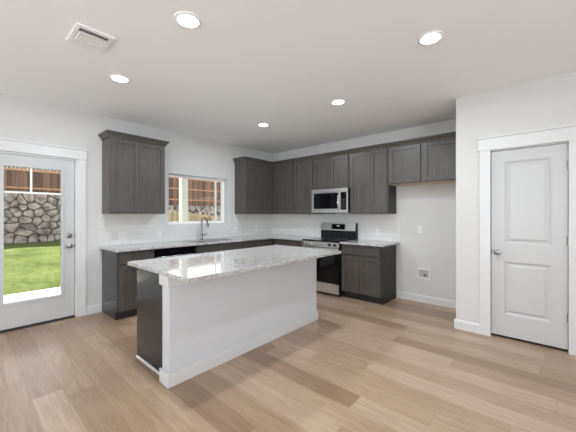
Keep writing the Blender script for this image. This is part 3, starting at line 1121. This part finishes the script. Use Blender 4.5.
# ------------------------------------------------------------------ range
def stove():
    a0, a1 = -3.281, -2.519
    mp = on_back
    F = 0.635
    r = thing('range', on_back(-2.9, 0, 0), 'freestanding stainless range with black oven door', 'stove')
    m = MB()
    mbox(m, mp, a0, a1, 0.03, 0.895, 0.03, F)
    m.build('body', 'black', r, 0.002)
    for (ax, c) in ((a0 + 0.05, 0.08), (a1 - 0.05, 0.08), (a0 + 0.05, F - 0.06), (a1 - 0.05, F - 0.06)):
        m = MB()
        p = mp(ax, 0, c)
        m.sweep([(p[0], p[1], 0.0), (p[0], p[1], 0.0295)], 0.016, 10)
        m.build('foot', 'black', r)
    m = MB()
    mbox(m, mp, a0 - 0.001, a1 + 0.001, 0.8955, 0.918, 0.075, F + 0.028)
    ct = m.build('cooktop', 'blackglass', r, 0.004)
    for (dx, c, R) in ((0.20, 0.20, 0.075), (0.56, 0.20, 0.095), (0.20, 0.47, 0.105), (0.56, 0.47, 0.075)):
        m = MB()
        p = mp(a0 + dx, 0.9183, c)
        m.lathe([(R - 0.003, 0), (R, 0), (R, 0.0006), (R - 0.003, 0.0006), (R - 0.003, 0)], p, (0, 0, 1), 40)
        m.build('burner_ring', 'grey', ct)
    # front control rail with knobs
    m = MB()
    mbox(m, mp, a0, a1, 0.805, 0.894, F + 0.0005, F + 0.03)
    cp = m.build('control_panel', 'steel', r, 0.005)
    for dx in (0.055, 0.125, 0.195, 0.585, 0.685):
        m = MB()
        m.lathe([(0, 0), (0.025, 0), (0.023, 0.006), (0.019, 0.008), (0.017, 0.026), (0, 0.027)], mp(a0 + dx, 0.851, F + 0.0305), (0, -1, 0), 20)
        m.build('knob', 'chrome' if dx < 0.3 else 'black', cp, smooth=True)
    # oven door
    m = MB()
    mbox(m, mp, a0 + 0.004, a1 - 0.004, 0.215, 0.798, F + 0.001, F + 0.034)
    od = m.build('oven_door', 'blackglass', r, 0.004)
    m = MB()
    mbox(m, mp, a0 + 0.10, a1 - 0.10, 0.33, 0.62, F + 0.0345, F + 0.0355)
    m.build('oven_window', 'blackglass', od)
    m = MB()
    mbox(m, mp, a0 + 0.004, a1 - 0.004, 0.705, 0.798, F + 0.0345, F + 0.038)
    m.build('door_trim', 'steel', od, 0.002)
    m = MB()
    z = 0.752
    m.sweep([mp(a0 + 0.05, z, F + 0.038), mp(a0 + 0.05, z, F + 0.078), mp(a0 + 0.06, z, F + 0.085), mp(a1 - 0.06, z, F + 0.085), mp(a1 - 0.05, z, F + 0.078), mp(a1 - 0.05, z, F + 0.038)], 0.0115, 12)
    m.build('handle', 'steel', od, smooth=True)
    m = MB()
    mbox(m, mp, a0 + 0.004, a1 - 0.004, 0.045, 0.208, F + 0.001, F + 0.032)
    m.build('drawer', 'steel', r, 0.004)
    # backguard
    m = MB()
    poly = [(0.012, 0.9185), (0.074, 0.9185), (0.074, 1.06), (0.058, 1.205), (0.012, 1.205)]
    m.prism(poly, a0, a1, lambda c, b, t: mp(t, b, c))
    bgd = m.build('backguard', 'black', r, 0.003)
    m = MB()
    poly = [(0.0745, 1.062), (0.0775, 1.062), (0.0615, 1.206), (0.0585, 1.206)]
    m.prism(poly, a0 + 0.001, a1 - 0.02, lambda c, b, t: mp(t, b, c))
    fc = m.build('fascia', 'steel', bgd, 0.001)
    m = MB()
    poly = [(0.0779, 1.085), (0.0789, 1.085), (0.0679, 1.182), (0.0669, 1.182)]
    m.prism([(c - 0.0012, b) for c, b in poly], a0 + 0.235, a0 + 0.53, lambda c, b, t: mp(t, b, c))
    m.build('display', 'blackglass', bgd)
    for k in range(3):
        m = MB()
        x = a0 + 0.365 + k * 0.018
        mbox(m, mp, x, x + 0.009, 1.140, 1.156, 0.0705, 0.0735)
        m.build('clock_digit', 'led', bgd)


stove()


# ------------------------------------------------------------------ microwave
def microwave():
    a0, a1, b0, b1 = -3.262, -2.502, 1.392, 1.818
    mp = on_back
    F = 0.385
    r = thing('microwave', on_back(-2.88, b0, 0), 'stainless over-the-range microwave with black window', 'microwave')
    m = MB()
    mbox(m, mp, a0 + 0.002, a1, b0, b1, 0.01, F)
    m.build('body', 'black', r, 0.003)
    split = -2.645
    m = MB()
    mbox(m, mp, a0, a1 - 0.004, b1 - 0.066, b1 - 0.001, F + 0.001, F + 0.024)
    m.build('vent_grille', 'steel', r, 0.003)
    m = MB()
    w0, w1, v0, v1 = a0 + 0.045, split - 0.060, b0 + 0.070, b1 - 0.105
    m.cells([a0, w0, w1 + 0.022, split], [b0, v0, v1 + 0.028, b1 - 0.068], lambda i, j: not (i == 1 and j == 1), F + 0.001, F + 0.024, mp)
    d = m.build('door', 'steel', r, 0.002)
    m = MB()
    mbox(m, mp, w0 + 0.0005, w1 + 0.0215, v0 + 0.0005, v1 + 0.0275, F + 0.0015, F + 0.020)
    m.build('window', 'blackglass', d)
    m = MB()
    hx = split - 0.020
    P = []
    for k in range(9):
        t = k / 8
        P.append(mp(hx, b0 + 0.035 + t * 0.30, F + 0.026 + 0.045 * math.sin(math.pi * t) ** 0.6))
    m.sweep(P, 0.012, 10)
    m.build('handle', 'chrome', d, smooth=True)
    m = MB()
    mbox(m, mp, split + 0.001, a1 - 0.004, b0, b1 - 0.068, F + 0.001, F + 0.023)
    cp = m.build('control_panel', 'steel', r, 0.002)
    m = MB()
    mbox(m, mp, split + 0.004, a1 - 0.022, b0 + 0.050, b1 - 0.072, F + 0.0235, F + 0.025)
    m.build('keypad', 'blackglass', cp)
    for i in range(3):
        for j in range(5):
            m = MB()
            x = split + 0.022 + i * 0.032; z = b0 + 0.075 + j * 0.036
            mbox(m, mp, x, x + 0.016, z, z + 0.012, F + 0.0255, F + 0.026)
            m.build('key', 'keygrey', cp)
    m = MB()
    mbox(m, mp, a0 + 0.02, a0 + 0.30, b0 - 0.014, b0 - 0.0005, 0.05, F - 0.01)
    m.build('lower_vent', 'black', r)


microwave()


# ------------------------------------------------------------------ island
def island():
    px0, px1, y0, y1 = -2.335, -2.221, 1.106, 3.084
    cx0 = -2.944                       # cabinet face
    r = thing('kitchen_island', (-2.6, 2.1, 0), 'white half wall island with black cabinet end in the room centre', 'kitchen island')
    m = MB()
    m.box(px0, px1, y0, y1, 0.0, CT0 - 0.001)
    m.build('half_wall', 'island', r, 0.004)
    # baseboard and top trim wrap the half wall on three sides
    def wrap(name, z0, z1, t, bev):
        m = MB()
        out = [(px0 - 0.022, y0 - t), (px1 + t, y0 - t), (px1 + t, y1 + t), (px0 - 0.022, y1 + t)]
        inn = [(px0 - 0.022, y1 + 0.001), (px1 + 0.001, y1 + 0.001), (px1 + 0.001, y0 - 0.001), (px0 - 0.022, y0 - 0.001)]
        poly = [out[0], out[1], out[2], out[3], inn[0], inn[1], inn[2], inn[3]]
        m.prism(poly, z0, z1)
        return m.build(name, 'trim', r, bev)
    wrap('baseboard', 0.0, 0.112, 0.015, 0.003)
    wrap('top_trim', 0.792, CT0 - 0.001, 0.017, 0.003)
    # cabinet block behind the half wall
    m = MB()
    m.box(cx0 + 0.0, px0 - 0.001, y0 + 0.050, y1 - 0.022, TK, CT0 - 0.001)
    m.build('carcass', 'cab', r, 0.001)
    m = MB()
    m.box(cx0 + 0.065, px0 - 0.001, y0 + 0.052, y1 - 0.024, 0.0, TK - 0.001)
    m.build('toe_kick', 'dark', r)
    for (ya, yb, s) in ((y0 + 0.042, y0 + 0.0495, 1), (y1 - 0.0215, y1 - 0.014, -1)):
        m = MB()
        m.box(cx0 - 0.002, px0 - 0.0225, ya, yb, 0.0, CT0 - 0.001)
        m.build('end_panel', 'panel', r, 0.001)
    m = MB()
    m.prism([(0.0, 0.0), (0.013, 0.0), (0.010, 0.010), (0.0, 0.014)], cx0 + 0.005, px0 - 0.024, lambda c, b, a: (a, y0 + 0.0415 - c, b))
    sm = m.build('shoe_molding', 'trim', r)
    mp = lambda a, b, c: (cx0 - c, a, b)
    n = 3
    ya, yb = y0 + 0.052, y1 - 0.024
    w = (yb - ya) / n
    for k in range(n):
        a0, a1 = ya + k * w + 0.008, ya + (k + 1) * w - 0.008
        slab_front(mp, a0, a1, 0.722, 0.862, 0.001, r)
        c = (a0 + a1) / 2
        shaker(mp, a0, c - 0.002, TK + 0.018, 0.700, 0.001, r)
        shaker(mp, c + 0.002, a1, TK + 0.018, 0.700, 0.001, r)

    # slab with eased corners
    X0, X1, Y0, Y1, R = -2.972, -1.868, 1.066, 3.128, 0.025
    poly = []
    for (cx, cy, s) in ((X1 - R, Y0 + R, -90), (X1 - R, Y1 - R, 0), (X0 + R, Y1 - R, 90), (X0 + R, Y0 + R, 180)):
        for k in range(7):
            a = math.radians(s + 90 * k / 6)
            poly.append((cx + R * math.cos(a), cy + R * math.sin(a)))
    m = MB()
    m.prism(poly, CT0, CT1)
    tag(m.build('countertop', 'granite', None, 0.003), 'large rectangular speckled granite slab on the island', 'countertop', 'granite worktops')


island()


# ------------------------------------------------------------------ outlets, valve box
def outlet(mp, a, b, label, kind='duplex', c=0.0085, w=0.07, h=0.115, group='white wall outlets'):
    r = thing('electrical_outlet', mp(a, b, c), label, 'outlet', group)
    m = MB()
    mbox(m, mp, a - w / 2, a + w / 2, b - h / 2, b + h / 2, c, c + 0.005)
    m.build('cover_plate', 'plastic', r, 0.002)
    n = max(1, round(w / 0.07))
    for k in range(n):
        ac = a - w / 2 + (k + 0.5) * w / n
        m = MB()
        mbox(m, mp, ac - 0.017, ac + 0.017, b - 0.034, b + 0.034, c + 0.0052, c + 0.0068)
        f = m.build('receptacle', 'plastic', r, 0.001)
        if kind == 'duplex':
            for dz in (-0.019, 0.019):
                for da in (-0.0065, 0.0065):
                    m = MB()
                    mbox(m, mp, ac + da - 0.0015, ac + da + 0.0015, b + dz - 0.005, b + dz + 0.005, c + 0.0069, c + 0.0073)
                    m.build('slot', 'dark', f)
    return r


outlet(on_left, 1.435, 1.045, 'white outlet plate on the tile nearest the glass door')
outlet(on_left, 1.62, 1.045, 'wide two-gang plate on the tile under the lone wall cabinet', w=0.118)
outlet(on_left, 2.155, 1.040, 'white outlet plate on the tile just left of the faucet')
outlet(on_left, 3.70, 1.050, 'white outlet plate on the sink wall tile right of the window')
outlet(on_left, 4.25, 1.060, 'white outlet plate on the sink wall tile near the corner')
outlet(on_back, -2.15, 1.060, 'white outlet plate on the tile right of the range')
outlet(on_back, -1.468, 1.125, 'white outlet plate high on the bare alcove wall', c=0.001)


def valve_box():
    a, b = -1.405, 0.445
    r = thing('water_valve_box', on_back(a, b, 0), 'white recessed water valve box low on the alcove wall', 'valve box')
    m = MB()
    w, h, f = 0.098, 0.082, 0.026
    m.cells([a - w, a - w + f, a + w - f, a + w], [b - h, b - h + f, b + h - f, b + h], lambda i, j: not (i == 1 and j == 1), 0.001, 0.012, on_back)
    m.build('frame', 'plastic', r, 0.002)
    m = MB()
    mbox(m, on_back, a - w + f, a + w - f, b - h + f, b + h - f, 0.001, 0.002)
    m.build('back_plate', 'boxgrey', r)
    m = MB()
    p = on_back(a + 0.015, b - 0.02, 0.003)
    m.lathe([(0, 0), (0.014, 0), (0.014, 0.012), (0.008, 0.014), (0.008, 0.028), (0, 0.029)], p, (0, -1, 0), 14)
    m.build('valve', 'dark', r, smooth=True)
    m = MB()
    m.sweep([on_back(a + 0.015, b - 0.02, 0.02), on_back(a + 0.045, b - 0.02, 0.02)], 0.006, 8)
    m.build('valve_outlet', 'brass', r)


valve_box()


# ------------------------------------------------------------------ ceiling lights and vent
def downlights():
    spots = [(-1.908, 1.090, 'recessed ceiling light above the near end of the island'),
             (-3.245, 1.100, 'recessed ceiling light closest to the glass door and air vent'),
             (-3.259, 3.130, 'recessed ceiling light nearest the corner wall cabinets'),
             (-1.909, 3.101, 'recessed ceiling light above the far end of the island'),
             (-0.673, 2.455, 'recessed ceiling light in front of the pantry door')]
    first = None
    for (x, y, lab) in spots:
        if first is None:
            r = thing('recessed_light', (x, y, CZ), lab, 'ceiling light', 'recessed ceiling lights')
            m = MB()
            m.lathe([(0.068, -0.001), (0.072, -0.007), (0.084, -0.009), (0.093, -0.005), (0.095, -0.0005), (0.068, -0.0005)], (x, y, CZ), (0, 0, 1), 40)
            m.build('trim_ring', 'vinyl', r, smooth=True)
            m = MB()
            m.lathe([(0.0, -0.0035), (0.0675, -0.0035), (0.0675, -0.001), (0.0, -0.001)], (x, y, CZ), (0, 0, 1), 40)
            m.build('lens', 'lens', r)
            d = bpy.data.lights.new('bulb', 'AREA')
            d.shape = 'DISK'; d.size = 0.13; d.energy = DOWNLIGHT; d.color = (0.88, 0.95, 1.0)
            b = bpy.data.objects.new('bulb', d)
            C.objects.link(b); b.parent = r; b.location = (0, 0, -0.0055)
            first = r
        else:
            r = copy_tree(first, (x, y, CZ)); r['label'] = lab


downlights()


def vent():
    x0, x1, y0, y1 = -2.835, -2.522, 0.572, 0.822
    z = CZ - 0.0005
    r = thing('ceiling_vent', ((x0 + x1) / 2, (y0 + y1) / 2, CZ), 'white louvered air register in the ceiling by the glass door', 'air vent')
    fx_ = 0.042; fy_ = 0.030
    m = MB()
    m.cells([x0, x0 + fx_, x1 - fx_, x1], [y0, y0 + fy_, y1 - fy_, y1], lambda i, j: not (i == 1 and j == 1), z, z - 0.012, lambda a, b, c: (a, b, c))
    m.build('frame', 'vinyl', r, 0.004)
    m = MB()
    m.box(x0 + fx_, x1 - fx_, y0 + fy_, y1 - fy_, z - 0.002, z)
    m.build('duct_opening', 'duct', r)
    ix0, ix1, iy0, iy1 = x0 + fx_, x1 - fx_, y0 + fy_, y1 - fy_
    # cross louvers at each end of the opening, fins between them
    ta = ix1 - 0.055
    tb = ix0 + 0.050
    for (cx, sl) in ((ta + 0.018, 1), (ta + 0.040, 1), (tb - 0.040, -1), (tb - 0.024, -1), (tb - 0.008, -1)):
        m = MB()
        m.prism([(cx - 0.006, z - 0.003), (cx - 0.0045, z - 0.003), (cx + 0.0075 * sl + 0.0015, z - 0.014), (cx + 0.0075 * sl, z - 0.014)], iy0 + 0.001, iy1 - 0.001, lambda a, c, b: (a, b, c))
        m.build('louver', 'vinyl', r)
    n = 9
    for k in range(n):
        cy = iy0 + (k + 0.5) * (iy1 - iy0) / n
        m = MB()
        m.prism([(cy - 0.008, z - 0.003), (cy - 0.0065, z - 0.003), (cy + 0.0075, z - 0.014), (cy + 0.006, z - 0.014)], tb, ta, lambda b, c, a: (a, b, c))
        m.build('fin', 'vinyl', r)
    for q in (tb, ta):
        m = MB()
        m.box(q - 0.002, q + 0.002, iy0, iy1, z - 0.013, z - 0.002)
        m.build('divider', 'vinyl', r)


vent()


# ------------------------------------------------------------------ outdoors
def outdoors():
    XW = LX - 0.15
    o = MB().box(-7.28, XW - 0.001, -6.0, 7.0, -0.22, -0.09).build('patio_slab', 'concrete')
    tag(o, 'pale concrete patio outside the glass door', 'patio', kind='structure')
    # lawn rising gently to the retaining wall
    m = MB()
    nx, ny = 16, 30
    vs, fs = [], []
    for i in range(nx + 1):
        for j in range(ny + 1):
            x = -7.281 - i * (7.0 / nx); y = -9 + j
            t = (-7.281 - x) / 6.2
            z = -0.10 + 0.5 * min(t, 1.0) + 0.012 * math.sin(3.1 * x + 1.7 * y)
            if i == 0: z = -0.10
            vs.append((x, y, z))
    for i in range(nx):
        for j in range(ny):
            a = i * (ny + 1) + j
            fs.append((a, a + 1, a + ny + 2, a + ny + 1))
    m.add(vs, fs)
    tag(m.build('lawn', 'grass', smooth=True), 'bright green lawn beyond the patio', 'lawn', kind='structure')
    # rubble retaining wall: mortar core and individual stones set into its face
    X = -13.5
    r = structure('stone_wall', (X, 2.0, 0.3), 'grey rubble stone retaining wall at the back of the lawn', 'wall')
    m = MB()
    m.box(X - 0.5, X - 0.07, -9, 3.9, 0.2, 2.11)
    m.box(X - 0.5, X - 0.07, 3.9, 21, 0.2, 1.80)
    m.build('mortar_core', 'mortar', r)
    rng = random.Random(3)
    m = MB()
    seeds = []
    for i in range(52):
        for j in range(9):
            if rng.random() < 0.12:
                continue
            seeds.append((-2.2 + (i + (0.5 if j % 2 else 0)) * 0.29 + rng.uniform(-0.11, 0.11), 0.28 + j * 0.225 + rng.uniform(-0.08, 0.08)))

    def clip(poly, nx, nz, d):
        out = []
        for k in range(len(poly)):
            p, q = poly[k], poly[(k + 1) % len(poly)]
            sp_, sq = p[0] * nx + p[1] * nz - d, q[0] * nx + q[1] * nz - d
            if sp_ <= 0: out.append(p)
            if (sp_ < 0 < sq) or (sq < 0 < sp_):
                t = sp_ / (sp_ - sq)
                out.append((p[0] + (q[0] - p[0]) * t, p[1] + (q[1] - p[1]) * t))
        return out
    seeds = [q for q in seeds if q[1] < (2.12 if q[0] < 3.9 else 1.81) - 0.05]
    for (sy, sz) in seeds:
        top = 2.12 if sy < 3.9 else 1.81
        if sz > top - 0.05 or sy > 12.5:
            continue
        poly = [(sy - 0.5, 0.15), (sy + 0.5, 0.15), (sy + 0.5, top), (sy - 0.5, top)]
        if sy < 3.9: poly = clip(poly, 1, 0, 3.9)
        for (ty, tz) in seeds:
            if (ty, tz) == (sy, sz) or abs(ty - sy) > 1.0 or abs(tz - sz) > 0.9:
                continue
            dy, dz = ty - sy, tz - sz
            L_ = math.hypot(dy, dz)
            dy, dz = dy / L_, dz / L_
            poly = clip(poly, dy, dz, dy * (sy + ty) / 2 + dz * (sz + tz) / 2 - 0.007)
            if len(poly) < 3: break
        if len(poly) < 3:
            continue
        # round the corners a little
        rp = []
        n = len(poly)
        for k in range(n):
            p, a_, b_ = poly[k], poly[k - 1], poly[(k + 1) % n]
            rp.append((p[0] + (a_[0] - p[0]) * 0.2, p[1] + (a_[1] - p[1]) * 0.2))
            rp.append((p[0] + (b_[0] - p[0]) * 0.2, p[1] + (b_[1] - p[1]) * 0.2))
        n = len(rp)
        cy = sum(p[0] for p in rp) / n; cz = sum(p[1] for p in rp) / n
        d = rng.uniform(-0.015, 0.02)
        rings = ((1.0, X - 0.09), (0.97, X - 0.03 + d), (0.80, X + 0.005 + d))
        vs = []
        for (sc_, xx) in rings:
            vs += [(xx + (rng.uniform(-0.006, 0.006) if sc_ < 0.9 else 0), cy + (p[0] - cy) * sc_, cz + (p[1] - cz) * sc_) for p in rp]
        vs.append((X + 0.018 + d, cy, cz))
        fs = []
        for k in range(n):
            k2 = (k + 1) % n
            fs += [(k, k2, n + k2, n + k), (n + k, n + k2, 2 * n + k2, 2 * n + k), (2 * n + k, 2 * n + k2, 3 * n)]
        m.add(vs, fs)
    m.build('stone_facing', 'stone', r, smooth=False)

    # cedar fence standing on the wall
    def fence(name, x, y0, y1, zb, zt, rails, label, mat, railmat, dog=True, posts=(), slope=0.0):
        r = thing(name, (x, (y0 + y1) / 2, zb), label, 'fence', 'wooden yard fences')
        m = MB()
        y = math.ceil(y0 / 0.104) * 0.104
        rg = random.Random(int(abs(x * 10)) + int(y0 * 7))
        while y < y1 - 0.14:
            t = zt + slope * (y - y0) + rg.uniform(-0.02, 0.02)
            b = zb + (slope * (y - y0) if slope else 0)
            g = 0.004
            ya, yb = y + g, y + 0.104 - g
            prof = [(ya, b), (yb, b), (yb, t - 0.03), (yb - 0.03, t), (ya + 0.03, t), (ya, t - 0.03)]
            dx = rg.uniform(0, 0.005) - (0.012 if int(round(y / 0.104)) % 2 else 0)
            m.prism(prof, x - 0.02 + dx, x - 0.002 + dx, lambda p, q, w: (w, p, q))
            y += 0.104
        m.build('pickets', mat, r)
        m = MB()
        z0b = zb + 0.01
        m.prism([(y0, z0b), (y1 - 0.15, z0b + slope * (y1 - y0)), (y1 - 0.15, zt - 0.12 + slope * (y1 - y0)), (y0, zt - 0.12)], x - 0.060, x - 0.045, lambda p, q, w: (w, p, q))
        m.build('backing_boards', mat, r)
        for rz in rails:
            m = MB()
            s = slope * (y1 - y0)
            vs = [(xx, yy, zz + (s if yy == y1 else 0)) for xx in (x + 0.005, x + 0.043) for yy in (y0, y1) for zz in (rz - 0.03, rz + 0.03)]
            m.add(vs, [(0, 1, 3, 2), (4, 6, 7, 5), (0, 4, 5, 1), (2, 3, 7, 6), (0, 2, 6, 4), (1, 5, 7, 3)])
            m.build('rail', railmat, r)
        for py in posts:
            m = MB()
            m.box(x + 0.044, x + 0.134, py - 0.045, py + 0.045, zb, zt + slope * (py - y0) - 0.05)
            m.build('post', railmat, r)
        return r
    fence('picket_fence', X - 0.2, -8.5, 3.9, 2.112, 3.05, (2.29, 2.915), 'brown cedar fence on the stone wall seen through the glass door', 'fence', 'rail', posts=(-3.0, -0.6))
    fence('picket_fence', X - 0.2, 3.95, 20.5, 1.802, 3.28, (2.10, 2.64, 3.17), 'brown cedar fence with three rails seen through the sink window', 'fence', 'rail')
    # low pale fence stepping down the lawn, seen through the window
    fence('picket_fence', -11.0, 4.6, 9.0, 0.20, 1.66, (0.80, 1.55), 'low pale pine fence sloping down beyond the sink window', 'fencelight', 'fencelight', slope=-0.125, posts=(7.4,))
    # patio cover with its corner column
    r = structure('porch_post', (-6.2, 3.42, -0.09), 'pale square porch post under a header beam', 'porch')
    m = MB()
    m.box(-6.27, -6.13, 3.355, 3.505, -0.0895, 2.60)
    m.build('post', 'siding', r, 0.004)
    m = MB()
    m.box(-6.28, -6.12, 3.20, 7.0, 2.601, 2.80)
    m.build('beam', 'siding', r)
    # unseen overhang added to keep direct sun off the indoor floor
    m = MB()
    m.box(XW - 1.22, XW - 0.002, -6.0, 3.24, 2.70, 2.86)
    tag(m.build('sun_block_eave', 'siding'), 'unseen overhang added along the outside wall to block sun', 'roof', kind='structure')


outdoors()
